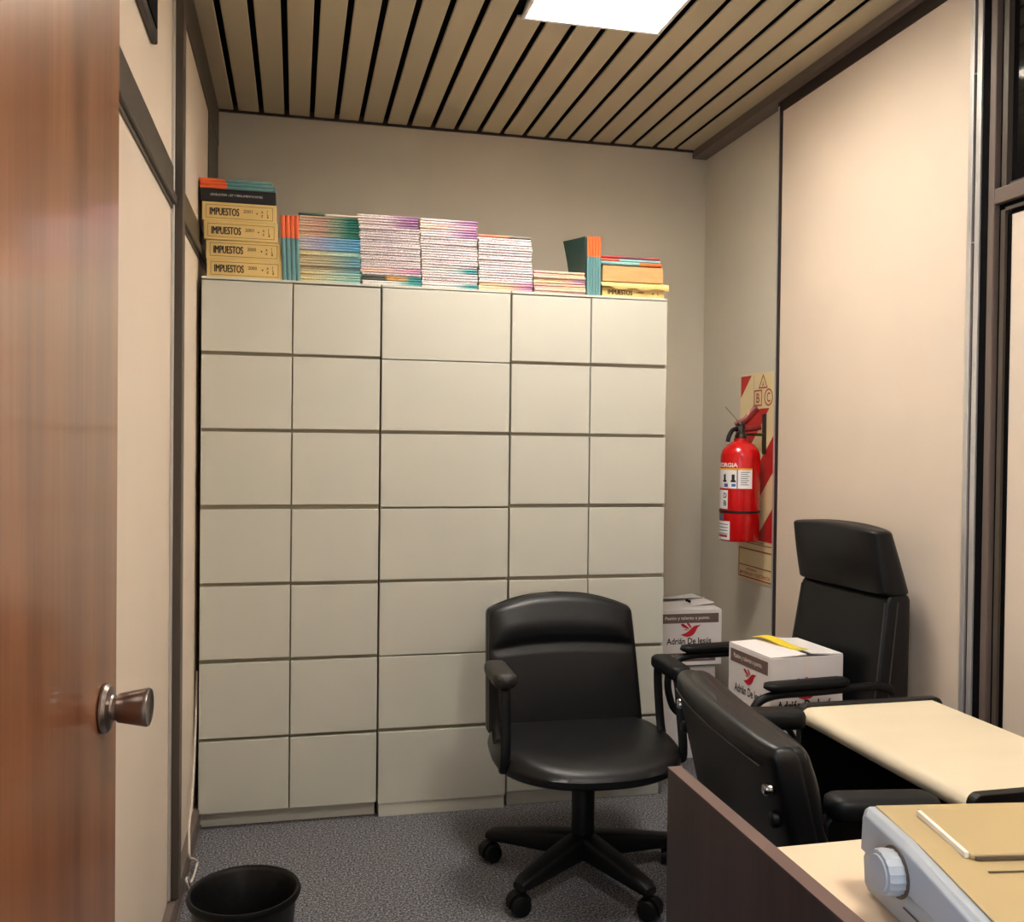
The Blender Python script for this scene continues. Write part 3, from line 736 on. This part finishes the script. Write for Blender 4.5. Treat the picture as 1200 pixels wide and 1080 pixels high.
def carton_print(mb, w, h, M, full=True):
    """printed front: slate band with slogan, red bird, name, lower band. materials: 0 band, 1 light print, 2 red, 3 ink"""
    y = -.0006
    mb.box(-w*.5+.012, w*.5-.014, y, 0, h*.5-.050, h*.5-.012, 0, M)
    put_text(mb, 'Pasi\u00f3n y talento a punto.', -w*.365, h*.5-.031, w*.68, .017, 1, .012, M=M, y=y*2)
    bird(mb, .006, h*.140, w*.235, 2, M, y)
    put_text(mb, 'Adri\u00e1n De Jes\u00fas', 0, -h*.070, w*.68, .033, 3, .02, 'c', M, y)
    mb.box(-w*.5+.012, w*.5-.026, y, 0, -h*.5+.016, -h*.5+.050, 0, M)
    put_text(mb, 'BODEGA Y VINOS - MENDOZA ARGENTINA', 0, -h*.5+.040, w*.74, .007, 1, .004, 'c', M, y*2)
    put_text(mb, 'PRODUCTO FRAGIL - ESTE LADO ARRIBA', 0, -h*.5+.027, w*.62, .006, 1, .004, 'c', M, y*2)
PR = ['carton_brown', 'carton_print', 'bird_red', 'ink']
def carton(label, loc, rz, w, d_, h, printed, group, flaps):
    t = thing('carton', label, 'cardboard box', loc, rz, group)
    a, b = w/2, d_/2; k = .003
    m = MB()
    m.box(-a, a, -b, -b+k, 0, h); m.box(-a, a, b-k, b, 0, h); m.box(-a, -a+k, -b+k, b-k, 0, h); m.box(a-k, a, -b+k, b-k, 0, h); m.box(-a+k, a-k, -b+k, b-k, 0, k)
    m.build('box_body', 'carton', t, bevel=.0012)
    for (x0, x1, y0, y1, lift, ax) in flaps:
        m = MB(); n = 8; rings = []
        for i in range(n+1):
            u = i/n
            if ax == 'y':
                yy = y0+(y1-y0)*u; zz = h+.0005+lift*u**1.6; rings.append([(x0, yy, zz), (x1, yy, zz), (x1, yy, zz+.003), (x0, yy, zz+.003)])
            else:
                xx = x0+(x1-x0)*u; zz = h+.0005+lift*u**1.6; rings.append([(xx, y0, zz), (xx, y1, zz), (xx, y1, zz+.003), (xx, y0, zz+.003)])
        m.loft(rings); m.build('flap', 'carton', t, smooth=30)
    for kind in printed:
        M = Matrix.Translation((0, -b, h/2)) if kind == 'front' else Matrix.Translation((a, 0, h/2)) @ Matrix.Rotation(PI/2, 4, 'Z')
        m = MB(); carton_print(m, w if kind == 'front' else d_, h, M); m.build('printed_face', PR, t)
    return t
t = carton('white carton with slate bands and red bird on chair seat, yellow tape on its lid', (1.412, 2.500, .462), math.radians(-86), .228, .238, .222, ['front'], None,
           [(-.112, .112, .1185, .012, .007, 'y'), (-.112, .112, -.1185, -.002, .004, 'y')])
m = MB(); M = Matrix.Translation((.114, 0, .111)) @ Matrix.Rotation(PI/2, 4, 'Z')
bird(m, .010, .020, .076, 0, M); put_text(m, 'Adri\u00e1n De Jes\u00fas', -.098, -.030, .190, .040, 1, .03, 'l', M, -.0008)
m.build('printed_face', ['bird_red', 'ink'], t)
m = MB(); n = 14; rings = []
for i in range(n+1):
    u = i/n; x = -.118+.19*u; zz = .2290+.010*math.sin(u*5.)*(1-u)+.004*(1-u)+.0012; y = -.020+.035*u; wd = .017
    rings.append([(x, y-wd, zz), (x, y+wd, zz+.003), (x, y+wd, zz+.0036), (x, y-wd, zz+.0006)])
m.loft(rings); m.build('packing_tape', 'tape_yellow', t, smooth=60, label='loose strip of yellow packing tape')
m = MB(); m.box(.1142, .1148, -.012, .012, .150, .222); m.build('lid_tape', 'carton_print', t)
GC = 'white cartons in the corner'
t = carton('white carton with slate bands and red bird, on another carton in the back corner', (1.562, 3.672, .388), math.radians(-.5), .285, .30, .222, ['front'], GC,
           [(-.14, .14, -.1495, -.01, .010, 'y'), (-.14, .14, .1495, .01, .024, 'y'), (-.1, .135, -.09, .14, .018, 'x')])
m = MB(); m.box(-.012, .020, -.003, .003, 0, .010, M=Matrix.Translation((.03, -.06, .242)) @ Matrix.Rotation(.6, 4, 'Z') @ Matrix.Rotation(.3, 4, 'Y')); m.build('handle_slot', 'black_gap', t)
t = carton('plain white carton under the bird carton in the back corner', (1.53, 3.69, 0), math.radians(1.2), .315, .29, .372, [], GC,
           [(-.15, .15, -.144, -.01, .006, 'y'), (-.15, .15, .144, .01, .006, 'y')])
m = MB()
for k in range(3): m.box(.02, .10-.02*k, -.1456, -.145, .30-.018*k, .306-.018*k)
m.box(-.05, -.03, -.1456, -.145, .335, .341); m.build('printed_face', 'carton_brown', t)

# ------------------------------------------------------------------ fire extinguisher and its sign
def clip(poly, a, b, c):                                        # keep a*u+b*v+c >= 0
    out = []
    for i in range(len(poly)):
        p, q = poly[i], poly[(i+1) % len(poly)]; dp, dq = a*p[0]+b*p[1]+c, a*q[0]+b*q[1]+c
        if dp >= 0: out.append(p)
        if dp*dq < 0: s = dp/(dp-dq); out.append((p[0]+(q[0]-p[0])*s, p[1]+(q[1]-p[1])*s))
    return out
sg = thing('extinguisher_sign', 'red and cream striped fire extinguisher sign board with ABC symbols on the right wall', 'sign', (XR-.004, 3.585, .735), 0)
SW, SH = .345, .838
def S(u, v, e=0): return (-e, -u, v)
m = MB(); r = .012
out = []
for cx, cy, a0 in ((SW-r, r, -90), (SW-r, SH-r, 0), (r, SH-r, 90), (r, r, 180)):
    for k in range(5): a = math.radians(a0+k*22.5); out.append((cx+r*math.cos(a), cy+r*math.sin(a)))
m.loft([[S(u, v, -.003) for u, v in out], [S(u, v, 0) for u, v in out]]); m.build('board', 'sign_cream', sg)
m = MB(); v0 = .168
top = [(0.006, v0), (SW-.006, v0), (SW-.006, SH-.006), (.006, SH-.006)]
def tline(k): return .738-.142*k                                 # stripe boundary v = tline + .975 u
for k in (-2, 0, 2, 4, 6, 8):
    hi, lo = tline(k-1), tline(k)
    regs = [[(.006, v0), (.118, v0), (.118, SH-.006), (.006, SH-.006)], [(.118, v0), (SW-.006, v0), (SW-.006, .695), (.118, .695)]]
    for rg in regs:
        p = clip(clip(rg, .975, -1, hi), -.975, 1, -lo)
        if len(p) > 2: m.add([S(u, v, .0007) for u, v in p], [tuple(range(len(p)))])
m.build('stripes', 'red_print', sg)
m = MB(); e = .0012
def rect_line(u0, u1, v0_, v1_, w): 
    for a in ((u0, u1, v0_, v0_+w), (u0, u1, v1_-w, v1_), (u0, u0+w, v0_, v1_), (u1-w, u1, v0_, v1_)):
        m.add([S(a[0], a[2], e), S(a[1], a[2], e), S(a[1], a[3], e), S(a[0], a[3], e)], [(0, 1, 2, 3)])
MS = Matrix(((0, 1, 0, 0), (-1, 0, 0, 0), (0, 0, 1, 0), (0, 0, 0, 1)))  # lettering plane onto the wall: x to -y
def letter(s, u, v, w, h, b=.03, al='c'): put_text(m, s, u, v, w, h, 0, b, al, MS, -e)
rect_line(.122, .186, .706, .770, .005); letter('B', .154, .738, .026, .038, .008)
ring = [(.034*math.cos(2*PI*i/28), .034*math.sin(2*PI*i/28)) for i in range(28)]
m.add([S(.240+a, .738+b, e) for a, b in ring]+[S(.240+a*.84, .738+b*.84, e) for a, b in ring], [(i, (i+1) % 28, 28+(i+1) % 28, 28+i) for i in range(28)])
letter('C', .240, .738, .026, .038, .008)
tri = [(.158, .775), (.232, .775), (.195, .832)]; tri2 = [(.167, .780), (.223, .780), (.195, .822)]
m.add([S(a, b, e) for a, b in tri+tri2], [(0, 1, 4, 3), (1, 2, 5, 4), (2, 0, 3, 5)]); letter('A', .195, .792, .018, .022, .006)
m.add([S(.118, .695, e), S(.1195, .695, e), S(.1195, .832, e), S(.118, .832, e)], [(0, 1, 2, 3)])
m.build('hazard_symbols', 'red_line', sg)
m = MB(); rect_line(.008, SW-.008, .008, .128, .005)
m.add([S(.008, .056, e), S(SW-.008, .056, e), S(SW-.008, .060, e), S(.008, .060, e)], [(0, 1, 2, 3)])
m.add([S(.012, .150, e), S(SW-.008, .150, e), S(SW-.008, .153, e), S(.012, .153, e)], [(0, 1, 2, 3)])
letter('INCENDIO', .120, .044, .085, .010, .01); letter('MATERIALES Y ELECTRICOS', .146, .026, .25, .013, .015)
letter('MATAFUEGO', .175, .160, .09, .008, .01)
m.build('caption', 'red_line', sg)

ex = thing('fire_extinguisher', 'red fire extinguisher with white labels hanging on the right wall', 'fire extinguisher', (1.700, 3.372, .908), 0)
R_ = .0765
m = MB(); m.lathe([(.060, 0), (R_-.004, .003), (R_, .010), (R_, .318), (R_*.985, .335), (R_*.90, .358), (R_*.70, .378), (R_*.45, .388), (.026, .391), (.026, .402)], 56); m.build('cylinder', 'red_paint', ex, smooth=40)
m = MB(); m.lathe([(R_+.0004, .112), (R_+.0022, .113), (R_+.0022, .121), (R_+.0004, .122)], 56, caps=False); m.build('strap', 'ink', ex, smooth=40)
m = MB(); m.lathe([(.022, .402), (.024, .408), (.020, .420), (.016, .424), (.016, .455), (.019, .458), (.014, .466)], 24); m.build('valve', 'dark_steel', ex, smooth=40)
FA = math.atan2(-.93, -.40)                                      # the valve levers point out into the room
Mv = Matrix.Translation((0, 0, .452)) @ Matrix.Rotation(math.atan2(-.2, 1.0), 4, 'Z')
m = MB(); m.tube(smooth_path([(-.02, 0, .0), (.02, 0, .022), (.052, 0, .058), (.066, 0, .068)]), [.011]*24+[.009], 10, flat=(1.3, .55), M=Mv); m.build('lever', 'red_dark', ex, smooth=50)
m = MB(); m.tube(smooth_path([(-.02, 0, -.012), (.03, 0, -.012), (.08, 0, -.004)]), .009, 10, flat=(1.3, .55), M=Mv); m.build('carry_handle', 'red_dark', ex, smooth=50)
m = MB(); m.lathe([(.014, 0), (.015, .003), (.015, .008), (.0, .0081)], 20, M=Matrix.Translation((-.016, -.014, .437)) @ Matrix.Rotation(PI/2, 4, 'Y') @ Matrix.Rotation(PI, 4, 'X')); m.build('gauge', 'steel', ex, smooth=40)
m = MB(); m.tube([(-.01, -.02, .452), (-.045, -.03, .487), (-.085, -.04, .522)], .0016, 6); m.build('safety_pin', 'steel', ex, smooth=60)
m = MB(); m.tube(smooth_path([(-.012, -.004, .440), (-.040, -.012, .434), (-.058, -.018, .410), (-.064, -.02, .388)]), .0085, 10); m.build('nozzle', 'black_plastic', ex, smooth=50)
m = MB(); m.box(.020, .100, -.010, .010, .412, .424); m.box(.098, .1035, -.014, .014, .34, .50); m.build('wall_bracket', 'dark_steel', ex, bevel=.002)
CA = math.atan2(-3.372, -1.70)                                   # direction to the viewer side of the room
def wrap(mb, u0, u1, v0_, v1_, mi, e=.0006, n=14):               # u in degrees round the cylinder, 0 facing the room, positive to the right
    a0, a1 = [math.radians(u)+CA for u in (u0, u1)]
    vs = []
    for i in range(n+1):
        a = a0+(a1-a0)*i/n
        for v in (v0_, v1_): vs.append(((R_+e)*math.cos(a), (R_+e)*math.sin(a), v))
    mb.add(vs, [(2*i, 2*i+2, 2*i+3, 2*i+1) for i in range(n)], mi)
def wrap_text(mb, s, u0, v, wdeg, h, mi, bold=.02, e=.001):
    vs, fs, w, hh = text_geo(s, 1, 1, bold)
    k = math.radians(wdeg)/w; kz = h/hh
    mb.add([((R_+e)*math.cos(CA+math.radians(u0)+p[0]*k), (R_+e)*math.sin(CA+math.radians(u0)+p[0]*k), v+p[2]*kz) for p in vs], fs, mi)
m = MB(); wrap(m, -100, 36, .208, .282, 0); wrap(m, -95, 36, .279, .286, 1, .0008); wrap(m, -100, -36, .128, .200, 0); wrap(m, -100, -28, .008, .080, 0); wrap(m, -100, -52, .084, .108, 2, .0006)
wrap_text(m, 'GEORGIA', -88, .298, 82, .017, 0, .03)
wrap(m, -9, -6, .208, .282, 2, .0008, 2)
for k in range(7): wrap(m, 2, 28-(k*5 % 9), .270-.008*k, .2725-.008*k, 2, .0009, 6)
for u, wd in ((-52, 8), (-24, 9)):
    wrap(m, u, u+wd, .238, .262, 3, .0009, 3); wrap(m, u-3, u+wd+3, .232, .240, 3, .0009, 3)
wrap(m, -50, -36, .213, .226, 4, .0009, 4); wrap(m, -24, -12, .215, .226, 4, .0009, 4)
wrap_text(m, 'D', -52, .180, 12, .02, 3); wrap_text(m, 'B', -52, .150, 12, .02, 3)
for k in range(4): wrap(m, -90, -34, .066-.012*k, .069-.012*k, 2, .0009, 6)
wrap(m, -90, -36, .018, .027, 5, .0009, 6)
m.build('labels', ['label_white', 'label_yellow', 'label_text', 'ink', 'label_blue', 'red_line'], ex)

# ------------------------------------------------------------------ small computer table
TX0, TX1, TY0, TY1, TZ = 1.142, 1.512, 1.372, 1.955, .680
t = thing('computer_table', 'small table with rounded cream top and black end panels beside the right wall', 'table', ((TX0+TX1)/2, (TY0+TY1)/2, 0), 0)
w, l = (TX1-TX0)/2, (TY1-TY0)/2
prof = []
r = .021
for k in range(9):
    a = PI/2+PI*k/8; prof.append((-w+r+r*math.cos(a)*1.3, TZ-r+r*math.sin(a)))
prof += [(w-.03, TZ-2*r), (w-.03, TZ)]
m = MB(); m.prism(prof, -l+.020, l-.020, 'y'); m.build('table_top', 'table_top', t, smooth=35)
for s in (-1, 1):
    y0, y1 = (l-.020, l) if s > 0 else (-l, -l+.020)
    pr = []
    for cx, cz, a0 in ((-w+.012, TZ-.020, 180), ):
        for k in range(7): a = math.radians(180-15*k); pr.append((-w+.014+.020*math.cos(a), TZ-.014+.020*math.sin(a)))
    for k in range(7): a = math.radians(90-15*k); pr.append((w-.020+.020*math.cos(a), TZ-.014+.020*math.sin(a)))
    pr += [(w, 0), (-w-.006, 0)]
    m = MB(); m.prism(pr, y0, y1, 'y'); m.build('end_panel', 'black_laminate', t, bevel=.002)
m = MB(); m.box(w-.028, w-.012, -l+.0205, l-.0205, .28, TZ-2*r-.001); m.build('back_panel', 'black_laminate', t)

# ------------------------------------------------------------------ front desk and printer
t = thing('desk', 'office desk with dark brown wood side panel and cream top in front', 'desk', (.60, .5, 0), 0)
m = MB(); m.box(-.011, .011, -.70, .905, .0, .760, 0); o = m.build('side_panel', 'wenge', t, bevel=.0015)
m = MB(); m.box(-.0112, .0112, -.70, .9055, .7602, .7612); m.build('edge_band', 'wenge_edge', o)
m = MB(); m.box(.0122, 1.14, -.15, .655, .708, .733); m.build('desk_top', 'desk_top', t, bevel=.002)
m = MB(); m.box(1.142, 1.164, -.15, .655, 0, .733); m.build('side_panel', 'wenge', t, bevel=.0015)
m = MB(); m.box(.0122, 1.14, .52, .536, .30, .706); m.build('modesty_panel', 'wenge', t)

pr = thing('printer', 'beige dot matrix printer with round paper knob on the cream desk top', 'printer', (.684, 1.020, .7335), -math.radians(8.3)); pr.scale = (1, 1, .9)
PW, PD = .40, .36
def side(y): return .119 if y > -.06 else .119-.030*((-.06-y)/.30)
m = MB()
low = [(-PD, .006), (-PD, .052), (-.05, .060), (-.004, .060), (.004, .045), (.0, .010), (-.01, .004)]
m.prism(low, .004, PW-.004, 'x'); m.build('base', 'printer_side_cool_lit', pr, bevel=.004)
m = MB()
upp = [(-PD-.002, .0525), (-PD-.002, .086), (-.10, .117), (-.010, .119), (-.002, .113), (.001, .0605), (-.05, .0605)]
rings = []
for x, ins in ((-.004, .010), (.004, .0), (PW-.004, .0), (PW+.004, .010)):
    rings.append([(x, p[0]+(ins if p[0] < -.2 else -ins), p[1]-(ins*.8 if p[1] > .08 else 0)) for p in upp])
m.loft(rings); m.build('upper_case', 'printer_side_cool_lit', pr, bevel=.002)
m = MB(); m.prism([(-.345, .0905), (-.345, .0925), (-.125, .1165), (-.012, .1215), (-.012, .1185), (-.12, .1135)], .012, PW-.012, 'x'); m.build('top_cover', 'printer_beige', pr, bevel=.0015)
m = MB(); m.prism([(-.150, .1145), (-.150, .1205), (-.042, .1275), (-.036, .1275), (-.034, .1205)], .052, PW-.05, 'x'); lid = m.build('paper_lid', 'printer_beige', pr, bevel=.002)
m = MB(); m.prism([(-.146, .1150), (-.146, .1217), (-.045, .1283), (-.045, .121)], .047, .0515, 'x'); m.build('guide_edge', 'printer_light', pr)
m = MB(); m.box(.056, PW-.05, -.1535, -.1508, .1150, .1190); m.box(.056, PW-.05, -.176, -.174, .1118, .1130); m.box(.08, PW-.05, -.208, -.206, .1082, .1092); m.box(.08, PW-.05, -.238, -.236, .1048, .1058); m.build('groove', 'printer_line', pr)
m = MB()
n = 36; rings = []
for x, rr in ((-.005, .027), (-.016, .0285), (-.024, .027), (-.0245, .024)):
    rings.append([(x, -.096+(rr*(1-.045*(j % 2)))*math.cos(2*PI*j/n), .074+(rr*(1-.045*(j % 2)))*math.sin(2*PI*j/n)) for j in range(n)])
m.loft(rings); m.lathe([(.022, -.0244), (.021, -.0262), (.0, -.0264)], 30, (0, -.096, .074), 'x'); m.build('platen_knob', 'printer_side_cool_lit', pr, smooth=25)
m = MB(); m.lathe([(.031, -.0042), (.031, -.0055), (.026, -.0055)], 36, (0, -.096, .074), 'x'); m.build('knob_recess', 'printer_line', pr)
m = MB(); m.box(.0025, .0039, -.30, -.10, .0300, .0312); m.box(.0025, .0039, -.20, -.1985, .0300, .0520); m.build('side_groove', 'printer_line', pr)

# ------------------------------------------------------------------ bin and cable
t = thing('waste_bin', 'round black plastic waste bin on the grey carpet by the left partition', 'waste bin', (-.103, 2.125, 0), 0)
m = MB(); m.lathe([(.0, .004), (.088, .0), (.093, .004), (.112, .272), (.1185, .276), (.1215, .284), (.1185, .291), (.1135, .290), (.109, .282), (.090, .012), (.0, .012)], 64, caps=False); m.build('bin_body', 'bin_black', t, smooth=35)
m = MB(); m.lathe([(.1192, .2755), (.1225, .284), (.1188, .2925), (.1135, .2912), (.1190, .284)], 64, caps=False); m.build('rim', 'black_plastic', t, smooth=50)

pts = [(-.311, 3.22, .52), (-.311, 3.20, .42), (-.308, 3.12, .25), (-.300, 2.985, .185), (-.296, 2.87, .150), (-.292, 2.83, .118), (-.287, 2.80, .085), (-.283, 2.86, .052), (-.277, 2.91, .018), (-.283, 2.80, .012), (-.283, 2.70, .070), (-.281, 2.66, .078),
       (-.276, 2.70, .035), (-.268, 2.72, .006), (-.258, 2.62, .005), (-.25, 2.45, .005), (-.245, 2.25, .005), (-.255, 2.05, .005)]
m = MB(); m.tube(smooth_path(pts, 6), .0035, 8); o = m.build('cable', 'cable_white', smooth=60); tag(o, 'loose white cable running down beside the cabinet to the waste bin', 'cable')

# ------------------------------------------------------------------ world, camera, view
w = bpy.data.worlds.new('corridor light'); bpy.context.scene.world = w; w.use_nodes = True
bg = w.node_tree.nodes['Background']; bg.inputs[0].default_value = (.58, .76, 1., 1.); bg.inputs[1].default_value = 3.2

yaw, pitch, roll, f, cyp = math.radians(13.0298), math.radians(.82677), math.radians(-.65358), 1095.53, 535.24
fw = Vector((math.sin(yaw), math.cos(yaw), 0)); rt = Vector((math.cos(yaw), -math.sin(yaw), 0)); dn = Vector((0, 0, -1))
f2 = fw*math.cos(pitch)+dn*math.sin(pitch); d2 = dn*math.cos(pitch)-fw*math.sin(pitch)
r3 = rt*math.cos(roll)+d2*math.sin(roll); d3 = d2*math.cos(roll)-rt*math.sin(roll)
cam = bpy.data.cameras.new('camera'); co = bpy.data.objects.new('camera', cam); C.objects.link(co)
mw = Matrix.Identity(4)
for i in range(3): mw[i][0] = r3[i]; mw[i][1] = -d3[i]; mw[i][2] = -f2[i]
mw[2][3] = 1.28
co.matrix_world = mw
cam.sensor_width = 36; cam.sensor_fit = 'HORIZONTAL'; cam.lens = f/1200*36; cam.shift_y = -(540-cyp)/1200; cam.clip_start = .02
S_ = bpy.context.scene; S_.camera = co
S_.view_settings.view_transform = 'Standard'; S_.view_settings.look = 'None'; S_.view_settings.gamma = 1; S_.view_settings.exposure = .60
S_.cycles.use_denoising = True; S_.cycles.max_bounces = 10; S_.cycles.diffuse_bounces = 6
